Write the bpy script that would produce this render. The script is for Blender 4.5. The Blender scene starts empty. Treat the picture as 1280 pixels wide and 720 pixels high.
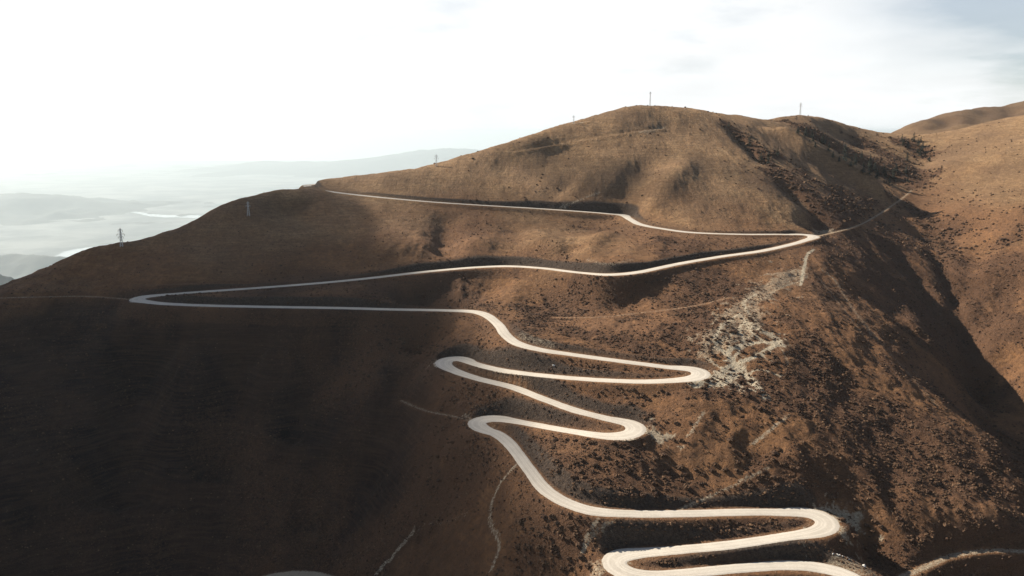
import bpy, math, random
import numpy as np
random.seed(7)
RNG = np.random.default_rng(11)
C = bpy.context.scene.collection

# ------------------------------------------------------------------ camera
FOC = 1005.0
PIT = math.atan(195/FOC)
CAMZ = 1500.0
cp, sp = math.cos(PIT), math.sin(PIT)

def ray(u, v):
    a = (u-640)/FOC; b = (360-v)/FOC
    dx, dy, dz = a, cp+b*sp, -sp+b*cp
    return dx/dy, dz/dy            # x and z per metre of y
def P(u, v, d):
    rx, rz = ray(u, v); return (rx*d, d, CAMZ+rz*d)
def PZ(u, v, z):                   # z relative to the camera height
    rx, rz = ray(u, v); d = z/rz; return (rx*d, d, CAMZ+z)

# ------------------------------------------------------------------ noise
def _h(ix, iy, s):
    n = (ix.astype(np.int64)*374761393 + iy.astype(np.int64)*668265263 + s*1442695041) & 0xffffffff
    n = ((n ^ (n >> 13))*1274126177) & 0xffffffff
    return ((n ^ (n >> 16)) & 0xffff)/65535.0
def perlin(x, y, s=0):
    xi = np.floor(x); yi = np.floor(y); fx = x-xi; fy = y-yi
    u = fx*fx*fx*(fx*(fx*6-15)+10); v = fy*fy*fy*(fy*(fy*6-15)+10)
    def g(ax, ay):
        t = _h(xi+ax, yi+ay, s)*2*math.pi
        return np.cos(t)*(fx-ax)+np.sin(t)*(fy-ay)
    a = g(0,0); b = g(1,0); c = g(0,1); d = g(1,1)
    return 1.5*((a+(b-a)*u)*(1-v)+(c+(d-c)*u)*v)
def fbm(x, y, s=0, o=4, gain=.5):
    r = 0; a = 1
    for k in range(o):
        r = r+a*perlin(x*2**k+k*17.3, y*2**k-k*9.1, s+k); a *= gain
    return r
def ridged(x, y, s=0, o=4):
    r = 0; a = 1; t = 0
    for k in range(o):
        r = r+a*(1-np.abs(perlin(x*2**k+k*7.7, y*2**k+k*3.1, s+k))*1.6); t += a; a *= .5
    return r/t
def sm(a, b, x):
    t = np.clip((x-a)/(b-a), 0, 1); return t*t*(3-2*t)

# ------------------------------------------------------------------ the road in 3D
ROAD_PX = [(1092,738,0),(1056,719,0),(1022,710.5,0),(989,707,0),(940,709,0),(890,713.5,0),(840,718.5,0),(804,719,0),(780,712,0),(771,703,-159.8),
 (780,696,0),(810,690.5,0),(850,687,0),(900,682.5,0),(950,676,0),(990,670,0),(1016,665,0),(1030,657,-155.6),(1026,648.5,0),(1008,642,0),(980,640,0),
 (930,640,0),(880,641.5,0),(830,642.5,0),(780,642,0),(740,638,-150),(705,626,0),(680,609,0),(661,586,0),(645,565,0),(628,548,0),(607,537,0),(599,530,-141),
 (605,525,0),(625,523.5,0),(650,527,0),(690,535,0),(730,542,0),(760,545,0),(784,542,0),(792,536,-134),(784,529,0),(760,523,0),(720,513,0),(680,499,0),
 (640,484,0),(600,474,0),(572,465,0),(558,456.5,-127),(563,449.5,0),(578,449.5,0),(602,457,0),(632,463.5,0),(680,469.5,0),(740,474.5,0),(800,477,0),
 (845,475.5,0),(868,471.5,0),(873,466.5,-120),(862,461.5,0),(830,458,0),(780,452,0),(720,444,0),(680,438,0),(650,430,0),(633,419,0),(624,407,-112),
 (610,396,0),(592,390,0),(560,388,0),(500,387,0),(420,385,0),(330,383.5,0),(250,381.7,0),(202,379.5,0),(179,376.3,0),(174,374,-104),(186,370.5,0),(220,367,0),
 (300,361.5,0),(380,355.5,0),(450,349,0),(520,341,0),(560,337,0),(600,334,0),(640,333,-95),(680,335.5,0),(725,341,0),(760,343.2,0),(800,339.5,0),
 (850,329.5,0),(900,321,0),(950,314,0),(988,305.8,0),(1008,300.2,0),(1015,296.8,-81),(1010,294.2,0),(997,293,0),(980,292.8,0),(930,293,0),(870,291,0),(825,285.5,0),(801,280.5,0),
 (789,275,-72),(778,269.5,0),(760,266.8,0),(720,264,0),(660,260,0),(600,256.5,0),(540,252.5,0),(480,247.2,0),(430,241.8,0),(402,238,0),(388,234.6,-51),
 (385,232,0),(392,230.4,0),(408,229,0),(425,227.3,-49)]
def catmull(pts, n=10):
    p = np.array(pts, float); q = np.vstack([2*p[0]-p[1], p, 2*p[-1]-p[-2]]); out = []
    for i in range(1, len(q)-2):
        for k in range(n):
            t = k/n
            out.append(.5*((2*q[i])+(-q[i-1]+q[i+1])*t+(2*q[i-1]-5*q[i]+4*q[i+1]-q[i+2])*t*t+(-q[i-1]+3*q[i]-3*q[i+1]+q[i+2])*t**3))
    out.append(p[-1]); return np.array(out)
NS = 10
rpx = catmull([(a, b) for a, b, _ in ROAD_PX], NS)
anch = [(i*NS, z) for i, (_, _, z) in enumerate(ROAD_PX) if z]
anch = [(0, -162.3)]+anch
L = np.arange(len(rpx), dtype=float)
for it in range(4):
    rz = np.interp(L, [L[i] for i, _ in anch], [z for _, z in anch])
    k = 15; pad = np.r_[np.full(k, rz[0]), rz, np.full(k, rz[-1])]
    rz = np.convolve(pad, np.ones(2*k+1)/(2*k+1), 'valid')
    RD = np.array([PZ(u, v, z) for (u, v), z in zip(rpx, rz)])
    L = np.r_[0, np.cumsum(np.linalg.norm(np.diff(RD[:, :2], axis=0), axis=1))]
def resample(p, step):
    s = np.r_[0, np.cumsum(np.linalg.norm(np.diff(p[:, :2], axis=0), axis=1))]
    t = np.arange(0, s[-1], step)
    return np.stack([np.interp(t, s, p[:, i]) for i in range(p.shape[1])], 1)
def smooth(p, k):
    if k < 1: return p
    w = np.hanning(2*k+3)[1:-1]; w /= w.sum()
    q = np.vstack([np.repeat(p[:1], k, 0), p, np.repeat(p[-1:], k, 0)])
    return np.stack([np.convolve(q[:, i], w, 'valid') for i in range(p.shape[1])], 1)
RD = resample(RD, 1.0)
RD = smooth(RD, 6)
# the grade eases round each hairpin, as it is built
_t = np.gradient(RD[:, :2], axis=0); _c = np.abs(np.gradient(np.unwrap(np.arctan2(_t[:, 1], _t[:, 0])))); _c = np.convolve(_c, np.ones(15)/15, 'same')
_w = 1/(1+(_c*22)**2); _dz = np.gradient(RD[:, 2])*_w; _z = np.cumsum(_dz)
_a = RD[:, 2]-_z; RD[:, 2] = _z+smooth(_a[:, None], 45)[:, 0]
# lengthen the far end so that the road runs on behind the ridge
e = RD[-1]-RD[-12]; e /= np.linalg.norm(e[:2])
RD = np.vstack([RD]+[RD[-1:]+e*k+np.array([[0, 0, -.02*k]]) for k in range(1, 60)])
# width: a little wider round the hairpins
tan = np.gradient(RD[:, :2], axis=0); hd = np.unwrap(np.arctan2(tan[:, 1], tan[:, 0]))
curv = np.abs(np.gradient(hd)); curv = np.convolve(curv, np.ones(15)/15, 'same')
RW = 7.1+np.clip(curv*45, 0, 3.9)
RW = np.convolve(RW, np.ones(9)/9, 'same'); RW[:5] = 7.1; RW[-5:] = 7.1
sgn = np.convolve(np.gradient(hd), np.ones(15)/15, 'same'); sgn = np.clip(sgn*60, -1, 1)     # +1 turning left
WL = RW/2-sgn*(RW-7.1)*.5; WR = RW/2+sgn*(RW-7.1)*.5
lim = .8/np.maximum(curv, .02); WL = np.where(sgn > 0, np.minimum(WL, lim), WL); WR = np.where(sgn < 0, np.minimum(WR, lim), WR)                                # half widths: left, right
RN = np.stack([-np.sin(hd), np.cos(hd)], 1)

# ------------------------------------------------------------------ control points of the land
ctl = [tuple(RD[i]) for i in range(0, len(RD)-60, 16)]
SKY = [(-260,455,560),(-120,400,548),(0,357,545),(50,338,548),(100,320,555),(150,307.5,565),(190,305,572),(215,291,585),(240,283,598),(270,265,612),(290,256,622),(310,250,632),(350,241,660),
       (385,232.5,735),(430,227,765),(480,219,770),(545,207.5,778),(600,197,788),(640,186,800),(670,171,820),(700,158,842),(715,154,850),(750,146,868),(785,134,890),(820,130.5,915),
       (860,134.5,935),(900,143,955),(930,146,985),(955,150.5,1020),(975,147,1060),(1005,145,1085),(1030,148,1105),(1060,157,1125),(1100,164.5,1150),(1150,171,1180),
       (1185,163,1130),(1230,155,1095),(1280,146,1070),(1400,128,1020)]
for u, v, d in SKY:
    ctl.append(P(u, v, d))
    x, y, z = P(u, v, d*1.13); ctl.append((x, y, z-24 if u < 1140 else z-6))
    x, y, z = P(u, v, d*1.35); ctl.append((x, y, z-80 if u < 1140 else z-30))
PTS = [  # left bowl, above and below the third road
 (100,345,540),(50,365,508),(0,372,500),(-150,420,500),(60,410,482),(200,420,478),(320,430,470),(440,430,472),(520,425,455),(120,500,432),(0,500,424),(250,520,432),(380,520,430),(480,500,420),
 (30,600,382),(180,620,390),(330,620,396),(430,640,388),(0,718,342),(100,718,352),(250,718,362),(360,716,352),(420,718,347),(520,560,388),(560,620,352),(500,700,338),(600,690,312),
 (-150,600,360),(-150,500,412),(300,800,330),(100,820,322),(560,760,292),(640,780,278),(800,780,262),(1000,790,260),(1200,800,262),
 # upper left hillside
 (250,330,540),(250,300,582),(350,300,588),(350,265,640),(450,300,600),(450,270,652),(520,300,596),(560,300,612),(600,300,600),(650,295,608),(700,300,592),(560,225,745),
 (480,232,738),(620,225,745),(700,225,735),(700,190,805),(640,205,782),(760,230,722),(760,190,795),(790,215,752),(820,230,712),(830,200,772),(830,160,858),(880,230,715),
 (880,180,825),(900,260,668),(960,230,730),(940,180,850),(980,200,830),(1000,260,690),(1030,240,765),
 (740,310,578),(790,300,586),(850,305,572),(930,303,590),
 # slope between the bends and the spur
 (700,370,520),(780,370,502),(860,370,494),(930,370,492),(980,340,540),(760,400,462),(830,420,428),(900,420,424),(950,440,410),(700,400,478),(650,380,515),
 (960,500,366),(1000,450,405),(1050,420,440),(1000,380,480),(1060,480,398),(940,560,336),(860,590,328),(1000,600,322),(1100,540,361),(1100,620,318),(1180,600,333),(1240,660,306),
 (1150,690,298),(1060,690,303),(1250,720,296),(1230,700,303),(860,525,352),
 # crest of the spur and the flank behind it
 (1025,325,568),(1060,375,512),(1100,425,458),(1150,475,418),(1200,520,388),(1250,562,366),(1300,610,350),(1400,700,325),
 (1060,320,605),(1100,340,607),(1100,380,540),(1150,400,538),(1180,440,508),
 # the gully and its far side
 (1150,232,930),(1162,265,850),(1172,300,785),(1192,360,632),(1203,410,570),(1212,450,530),(1218,490,502),(1255,545,460),(1310,600,425),
 (1120,215,965),(1090,190,1020),(1050,172,1075),(1120,185,1070),(1080,240,858),(1100,262,812),(1050,200,935),(1130,245,890),(1060,285,690),
 (1150,200,1030),(1200,200,965),(1280,200,900),(1200,260,825),(1280,260,765),(1230,330,672),(1280,330,640),(1240,400,575),(1280,400,552),(1250,480,505),(1290,480,490),
 (1350,250,780),(1350,400,565),(1400,550,455)]
ctl += [P(*p) for p in PTS]
FARH = [(1105,165,1750),(1140,152,1800),(1175,139,1850),(1190,141.5,1880),(1222,130,1950),(1250,131,1950),(1280,124,1950),(1350,120,1950),(1450,125,1950),(1280,148,1700),(1190,160,1620)]
for u, v, d in FARH:
    ctl.append(P(u, v, d))
    if d > 1700: x, y, z = P(u, v, d*1.15); ctl.append((x, y, z-60))
for x, y, z in [(-900,-200,-430),(-300,-200,-380),(300,-200,-350),(900,-200,-340),(1500,-200,-300),(-900,300,-380),(-900,600,-330),(-900,1200,-520),(-900,1800,-680),(-900,2400,-800),
                (-300,2400,-760),(0,1500,-380),(-400,1100,-350),(300,1700,-340),(300,2400,-650),(800,2400,-430),(1500,2400,-200),(1500,1700,0),(1500,1000,70),(1500,400,0),(900,500,-30),(800,250,-110),(500,150,-230),
                (0,120,-265),(-430,430,-80),(-450,360,-88),(-440,290,-112),(-420,220,-165),(-560,380,-150),(-540,250,-210),(-300,100,-300),(250,100,-262)]:  # includes an unseen spur off to the left, raised to shade the bowl
    ctl.append((x, y, CAMZ+z))
ctl = np.array(ctl)
# drop points that sit nearly on top of one another
keep = []
for i, p in enumerate(ctl):
    if all((p[0]-ctl[j][0])**2+(p[1]-ctl[j][1])**2 > 5**2 for j in keep): keep.append(i)
ctl = ctl[keep]
def tps_fit(p, lam):
    n = len(p); S = 1000.
    X = p[:, :2]/S
    r2 = ((X[:, None]-X[None])**2).sum(-1)+1e-12
    K = .5*r2*np.log(r2)+lam*np.eye(n)
    A = np.zeros((n+3, n+3)); A[:n, :n] = K; A[:n, n] = 1; A[:n, n+1:] = X; A[n, :n] = 1; A[n+1:, :n] = X.T
    b = np.r_[p[:, 2]-CAMZ, 0, 0, 0]
    return X, np.linalg.solve(A, b), S
def tps_eval(m, x, y):
    X, w, S = m; n = len(X); out = np.empty(x.size); xf = x.ravel()/S; yf = y.ravel()/S
    for i in range(0, x.size, 20000):
        a = xf[i:i+20000]; b = yf[i:i+20000]
        r2 = (a[:, None]-X[:, 0])**2+(b[:, None]-X[:, 1])**2+1e-12
        out[i:i+20000] = (.5*r2*np.log(r2))@w[:n]+w[n]+w[n+1]*a+w[n+2]*b
    return out.reshape(x.shape)
model = tps_fit(ctl, 2e-6)
CS = 8.0; CX0, CX1, CY0, CY1 = -900, 1500, -200, 2400
cxs = np.arange(CX0, CX1+CS, CS); cys = np.arange(CY0, CY1+CS, CS)
gx, gy = np.meshgrid(cxs, cys)
CORE = tps_eval(model, gx, gy)
def core(x, y):                                   # cubic look-up in the coarse sheet
    fx = np.clip((x-CX0)/CS, 1, len(cxs)-3.001); fy = np.clip((y-CY0)/CS, 1, len(cys)-3.001)
    ix = fx.astype(int); iy = fy.astype(int); tx = fx-ix; ty = fy-iy
    def w(t): return (-.5*t+t*t-.5*t**3, 1-2.5*t*t+1.5*t**3, .5*t+2*t*t-1.5*t**3, -.5*t*t+.5*t**3)
    wx = w(tx); wy = w(ty); r = 0
    for j in range(4):
        row = 0
        for i in range(4): row = row+wx[i]*CORE[iy+j-1, ix+i-1]
        r = r+wy[j]*row
    return r

# ------------------------------------------------------------------ from a pixel to the land
def hit(u, v, f=core, d0=220., d1=2200.):
    rx, rz = ray(u, v)
    d = np.arange(d0, d1, 1.5)
    z = f(rx*d, d); h = rz*d-z
    k = np.where(h < 0)[0]
    if not len(k): return None
    i = k[0]
    dd = d[i] if i == 0 else d[i-1]+1.5*h[i-1]/(h[i-1]-h[i])
    return rx*dd, dd, rz*dd
def line(px, n=6, f=core):
    q = catmull(px, n) if len(px) > 2 else np.linspace(px[0], px[1], 12)
    r = [hit(u, v, f) for u, v in q]
    return np.array([p for p in r if p is not None])

# ------------------------------------------------------------------ the fine grid
def axis(lo, hi, step, out_lo, out_hi, g):
    a = list(np.arange(lo, hi+.01, step)); s = step
    up = [a[-1]]
    while up[-1] < out_hi: s *= g; up.append(up[-1]+s)
    s = step; dn = [a[0]]
    while dn[-1] > out_lo: s *= g; dn.append(dn[-1]-s)
    return np.array(dn[:0:-1]+a+up[1:])
STEP = .86
gxs = axis(-300, 420, STEP, -72000, 72000, 1.018)
gys = axis(255, 640, STEP, -8000, 86000, 1.0105)
X, Y = np.meshgrid(gxs, gys)
print('grid', X.shape)
Z = core(X, Y)

class Win:
    pass
def near(poly, rad):
    """distance to a polyline and nearest value of its other columns, only inside its box"""
    x0, x1 = poly[:, 0].min()-rad, poly[:, 0].max()+rad; y0, y1 = poly[:, 1].min()-rad, poly[:, 1].max()+rad
    i0, i1 = np.searchsorted(gxs, [x0, x1]); j0, j1 = np.searchsorted(gys, [y0, y1])
    sl = (slice(j0, j1), slice(i0, i1)); x = X[sl]; y = Y[sl]
    D = np.full(x.shape, 1e9); V = np.zeros(x.shape+(poly.shape[1],))
    for a, b in zip(poly[:-1], poly[1:]):
        lx0, lx1 = min(a[0], b[0])-rad, max(a[0], b[0])+rad; ly0, ly1 = min(a[1], b[1])-rad, max(a[1], b[1])+rad
        p0, p1 = np.searchsorted(gxs[i0:i1], [lx0, lx1]); q0, q1 = np.searchsorted(gys[j0:j1], [ly0, ly1])
        s2 = (slice(q0, q1), slice(p0, p1)); xx = x[s2]; yy = y[s2]
        if not xx.size: continue
        ab = b[:2]-a[:2]; t = np.clip(((xx-a[0])*ab[0]+(yy-a[1])*ab[1])/max(1e-9, ab@ab), 0, 1)
        d = np.hypot(xx-a[0]-t*ab[0], yy-a[1]-t*ab[1]); m = d < D[s2]
        D[s2][m] = d[m]; V[s2][m] = (a+(b-a)*t[..., None])[m]
    return sl, D, V

# distance to the road over the whole fine grid
RADR = 26.0
rp = np.column_stack([RD[::2], RW[::2]])
slR, DR, VR = near(rp, RADR)
DIST = np.full(X.shape, 1e3); DIST[slR] = np.where(DR < RADR, DR, 1e3)
RZ = np.zeros(X.shape); RZ[slR] = VR[..., 2]-CAMZ
WD = np.full(X.shape, 8.0); WD[slR] = VR[..., 3]
offroad = sm(5, 24, DIST)

# gullies (depth > 0) and ribs (depth < 0): pixel track, depth, width in metres
GULLY = [
 ([(562,262),(556,290),(553,322)], 5, 12), ([(545,340),(530,380),(515,440),(480,520),(430,640)], 12, 22), ([(310,400),(300,450),(290,520),(250,600)], 12, 20),
 ([(170,395),(175,450),(160,540),(140,640)], 13, 24), ([(400,400),(390,460),(360,560)], 10, 18), ([(90,400),(70,480),(40,580)], 5, 24),
 ([(835,185),(800,215),(775,245),(768,262)], 7, 18), ([(720,215),(700,240),(690,256)], 3.5, 14), ([(905,152),(935,180),(960,205)], 6, 12), ([(970,215),(1000,245),(1022,268),(1010,286)], 8, 15), ([(1190,141),(1183,150),(1170,160)], 14, 26), ([(1240,131),(1226,143),(1210,154)], 16, 30), ([(1270,127),(1262,138),(1250,148)], 12, 26), ([(1160,290),(1185,350),(1203,410),(1214,460),(1222,500)], 6, 9),
 ([(1000,158),(1040,180),(1090,207),(1138,232)], 8, 15), ([(640,340),(600,365),(560,384)], 4, 14), ([(850,292),(840,310),(870,320)], 3, 10),
 ([(1240,300),(1215,340),(1195,372)], 5, 14), ([(1275,330),(1235,390),(1212,440)], 4, 12), ([(1270,430),(1240,475),(1222,500)], 4, 12),
 ([(1110,300),(1140,340),(1180,400)], 5, 12), ([(1085,320),(1120,380),(1160,440)], 3, 9),
 ([(640,275),(640,300),(630,325)], 3, 14),
 ([(905,500),(930,540),(960,580)], 2.5, 12), ([(1120,500),(1110,560),(1090,630)], 2, 14),
 ([(620,560),(560,610),(520,680)], 3, 12), ([(1142,176),(1152,195),(1150,225)], 5, 20)]
RIB = [
 ([(870,190),(845,225),(815,255),(800,268)], 6, 16), ([(770,290),(745,305),(725,328)], 5, 12), ([(660,285),(680,300),(700,318)], 3, 14),
 ([(650,345),(640,380),(655,405)], 3, 12), ([(740,212),(715,235),(700,252)], 2.5, 10), ([(950,158),(985,175),(1015,195),(1050,215),(1085,235),(1105,252)], 15, 17),
 ([(520,265),(510,290),(505,320)], 1.5, 20), ([(350,420),(335,480),(310,560)], 5, 22), ([(230,410),(230,480),(200,560)], 6, 24),
 ([(1060,300),(1105,350),(1150,420)], 3, 10), ([(1260,280),(1240,320),(1220,350)], 4, 16)]
Z1 = core
for px, dep, wid in GULLY+[(a, -b, c) for a, b, c in RIB]:
    pl = line(px, 5)
    if len(pl) < 2: continue
    pl = np.column_stack([pl, np.linspace(0, 1, len(pl))])
    sl, D, V = near(pl, wid*2.6)
    end = sm(-.02, .22, V[..., 3])*sm(1.02, .85, V[..., 3])
    Z[sl] -= dep*np.exp(-(D/wid)**2*1.3)*offroad[sl]*end

# natural roughness: broad swells, downhill rills, small lumps
near_w = np.exp(-((np.maximum(0, -gxs[None]-600)/300)**2))*np.ones_like(X)
inside = sm(0, 250, X-CX0)*sm(0, 250, CX1-X)*sm(0, 250, Y-CY0)*sm(0, 250, CY1-Y)
wx = X+12*perlin(X/60, Y/60, 5); wy = Y+12*perlin(X/60, Y/60, 6)
Z += inside*(.25+.75*offroad)*(1.6*fbm(wx/95, wy/95, 20, 3))
rill = ridged(wx/26, wy/75, 31, 3)
low = sm(-60, -125, Z)                      # lower slopes are rougher
Z += -inside*offroad*(.3+.9*low)*(1-rill)*2.0
Z += inside*offroad*(.7*fbm(X/22, Y/46, 35, 4)+.35*(ridged(X/9, Y/26, 38, 3)-.7))
Z += inside*offroad*(.25+.75*low)*(.9*fbm(X/14, Y/14, 40, 3)+.35*fbm(X/3.4, Y/3.4, 44, 2)*sm(1500, 500, Y))

# far land: the hill dies away to a plain far below, with low ranges
R = np.hypot(X*1.0, Y-900)
far = -3000+6*fbm(X/4200, Y/4200, 60, 4)*sm(9000, 16000, R)
side = sm(900, 4500, X)*sm(11000, 2500, R)          # more mountains off to the right
Zout = np.where(inside > 0, Z, core(np.clip(X, CX0, CX1), np.clip(Y, CY0, CY1)))
far2 = far+side*2700*(.8+.3*fbm(X/900, Y/900, 70, 5))
dout = np.maximum.reduce([CX0-X, X-CX1, CY0-Y, Y-CY1, np.zeros_like(X)])
k = sm(0, 6000, dout)
Zout = Zout+inside*sm(1350, 1750, Y)*(9*fbm(X/210, Y/210, 82, 5)-14*(1-ridged(X/330, Y/330, 86, 4)))
Zout = Zout+(1-inside)*25*fbm(X/300, Y/300, 80, 4)*sm(0,400,dout)
Z = Zout*(1-k)+far2*k

# cut the roadbed: flat across, steep bank uphill, soft fill downhill; each leg of the road shapes its own banks
hw = WD/2+1.1
nat = Z.copy()
secs = []; brk = [0]
hp = np.where(curv > .10)[0]
for q in hp:
    if q-brk[-1] > 60: brk.append(int(q)+6)
brk.append(len(RD)-1)
prod = np.ones(X.shape); Wn = np.zeros(X.shape); Zn = np.zeros(X.shape); CUT = np.zeros(X.shape)
for a_, b_ in zip(brk[:-1], brk[1:]):
    seg = np.column_stack([RD, RW])[a_:b_+1:2]
    if len(seg) < 2: continue
    sl, D, V = near(seg, 22.)
    rz_i = V[..., 2]-CAMZ; nt_ = nat[sl]; h_i = V[..., 3]/2+1.0
    bk = h_i+np.where(nt_ > rz_i, 2.4+.42*np.maximum(0, nt_-rz_i), 2.6+.8*np.abs(nt_-rz_i))
    kk = np.where(D < 22, sm(h_i, np.minimum(bk, 21.5), D), 1.)
    wi = (1-kk)/(np.maximum(D-h_i, .15))**2
    prod[sl] *= kk; Wn[sl] += wi; Zn[sl] += np.where(wi > 0, wi*rz_i, 0)
    CUT[sl] = np.maximum(CUT[sl], np.where(D < 22, np.clip((nt_-rz_i)/2.5, 0, 1)*sm(h_i-1.5, h_i+.5, D)*(1-sm(bk, bk+2, D)), 0))
Z = nat*prod+np.where(Wn > 0, Zn/np.maximum(Wn, 1e-9), 0)*(1-prod)
kk = sm(hw-.4, hw+1.0, DIST); Z = np.where(DIST < RADR, RZ*(1-kk)+Z*kk, Z)

# small benches cut for old tracks
masks = {'pale': np.zeros_like(X), 'scrub': np.zeros_like(X), 'bare': np.zeros_like(X)}
def surf(x, y):
    x = np.asarray(x, float); y = np.asarray(y, float)
    i = np.clip(np.searchsorted(gxs, x)-1, 0, len(gxs)-2); j = np.clip(np.searchsorted(gys, y)-1, 0, len(gys)-2)
    tx = (x-gxs[i])/(gxs[i+1]-gxs[i]); ty = (y-gys[j])/(gys[j+1]-gys[j])
    return (Z[j, i]*(1-tx)+Z[j, i+1]*tx)*(1-ty)+(Z[j+1, i]*(1-tx)+Z[j+1, i+1]*tx)*ty
BENCH = [([(688,397),(751,396.5),(800,391),(845,386),(880,380),(913,371.5)], 2.6, .35), ([(1018,296),(1045,290),(1075,281),(1100,267),(1125,250),(1142,236)], 2.4, .6),
 ([(1125,722),(1150,712),(1180,698),(1210,691),(1245,688),(1290,690)], 3.2, .6), ([(-40,376),(0,372.5),(60,371),(110,370.5),(168,374.5)], 3.0, .45),
 ([(500,500),(530,513),(565,520),(597,527)], 2.0, .5), ([(120,357),(200,356),(260,355),(330,357)], 2.4, .12), ([(700,156),(718,154.5),(735,152)], 4, .7), ([(640,190),(700,180),(760,170),(800,164),(830,161)], 2.5, .25),
 ([(320,726),(345,719.5),(372,717.5),(400,720),(420,727)], 6, 1.0)]
for px, wid, pale in BENCH:
    pl = line(px, 8, surf)
    if len(pl) < 3: continue
    pl = smooth(pl, 3)
    sl, D, V = near(pl, wid*3+4)
    h = wid/2; kk = sm(h, h+2.5+wid*.4, D)
    ok = (DIST[sl] > 9)
    Z[sl] = np.where((D < 50) & ok, V[..., 2]*(1-kk)+Z[sl]*kk, Z[sl])
    masks['pale'][sl] = np.maximum(masks['pale'][sl], pale*(1-sm(h*.6, h*1.2+.5, D)))
    masks['bare'][sl] = np.maximum(masks['bare'][sl], (1-sm(h, h+1.5, D)))
    if wid > 2.5: masks['scrub'][sl] = np.maximum(masks['scrub'][sl], 0.0)

# painted-by-place ground cover (strokes and patches laid on the land)
def stroke(name, px, wid, val, soft=1.0, rough=.5, n=5):
    pl = line(px, n, surf)
    if len(pl) < 2: return
    sl, D, V = near(pl, wid*2.2+2)
    x = X[sl]; y = Y[sl]
    D = D*(1+rough*fbm(x/(wid*.9+1), y/(wid*.9+1), 90, 3))
    masks[name][sl] = np.maximum(masks[name][sl], val*(1-sm(wid*(1-.5*soft), wid*(1+.5*soft), D)))
# scrub thickets
for a in [([(908,156),(930,175),(950,188),(975,195)], 9), ([(925,172),(955,200),(968,210)], 9), ([(975,218),(1000,235),(1030,255),(1038,270)], 20), ([(1000,215),(1040,240)], 12),
          ([(1000,158),(1030,172),(1060,190),(1100,208),(1140,228)], 22), ([(1080,180),(1120,200),(1150,222)], 20), ([(1125,175),(1140,185),(1158,195)], 14),
          ([(1060,240),(1040,275),(1030,285)], 14), ([(1090,250),(1060,272)], 8), ([(1130,255),(1150,270),(1175,300),(1200,350)], 12),
          ([(1180,340),(1200,380),(1212,440),(1222,500)], 16), ([(1060,300),(1100,340),(1150,400),(1200,470)], 24), ([(1110,310),(1150,360),(1190,420)], 22), ([(1040,300),(1050,325)], 16),
          ([(830,300),(860,308),(840,320)], 12), ([(870,355),(905,350)], 14), ([(895,362),(930,355)], 10), ([(1010,400),(1030,450),(1010,500)], 16), ([(1060,470),(1100,520),(1120,580)], 26),
          ([(1130,560),(1180,590),(1230,600)], 18), ([(870,490),(940,480),(980,500)], 12), ([(800,400),(850,410),(860,430)], 12), ([(700,410),(760,425),(820,440)], 8),
          ([(760,555),(850,560)], 7), ([(700,575),(740,600),(780,620)], 9), ([(850,600),(930,605)], 9), ([(680,640),(700,680),(680,710)], 18), ([(730,652),(900,652),(1000,655)], 6),
          ([(780,672),(880,668),(980,660)], 3), ([(850,696),(1000,688),(1060,690)], 6), ([(930,610),(1000,560)], 12), ([(640,380),(700,385)], 8), ([(1060,640),(1120,680)], 20), ([(1180,710),(1280,705)], 14),
          ([(720,348),(800,352),(900,340)], 7), ([(560,345),(640,345)], 5), ([(1080,690),(1200,670),(1280,670)], 5), ([(1240,330),(1215,380)], 10), ([(1270,320),(1250,400)], 9)]:
    stroke('scrub', a[0], a[1], .95, 1.2, .7)
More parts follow.
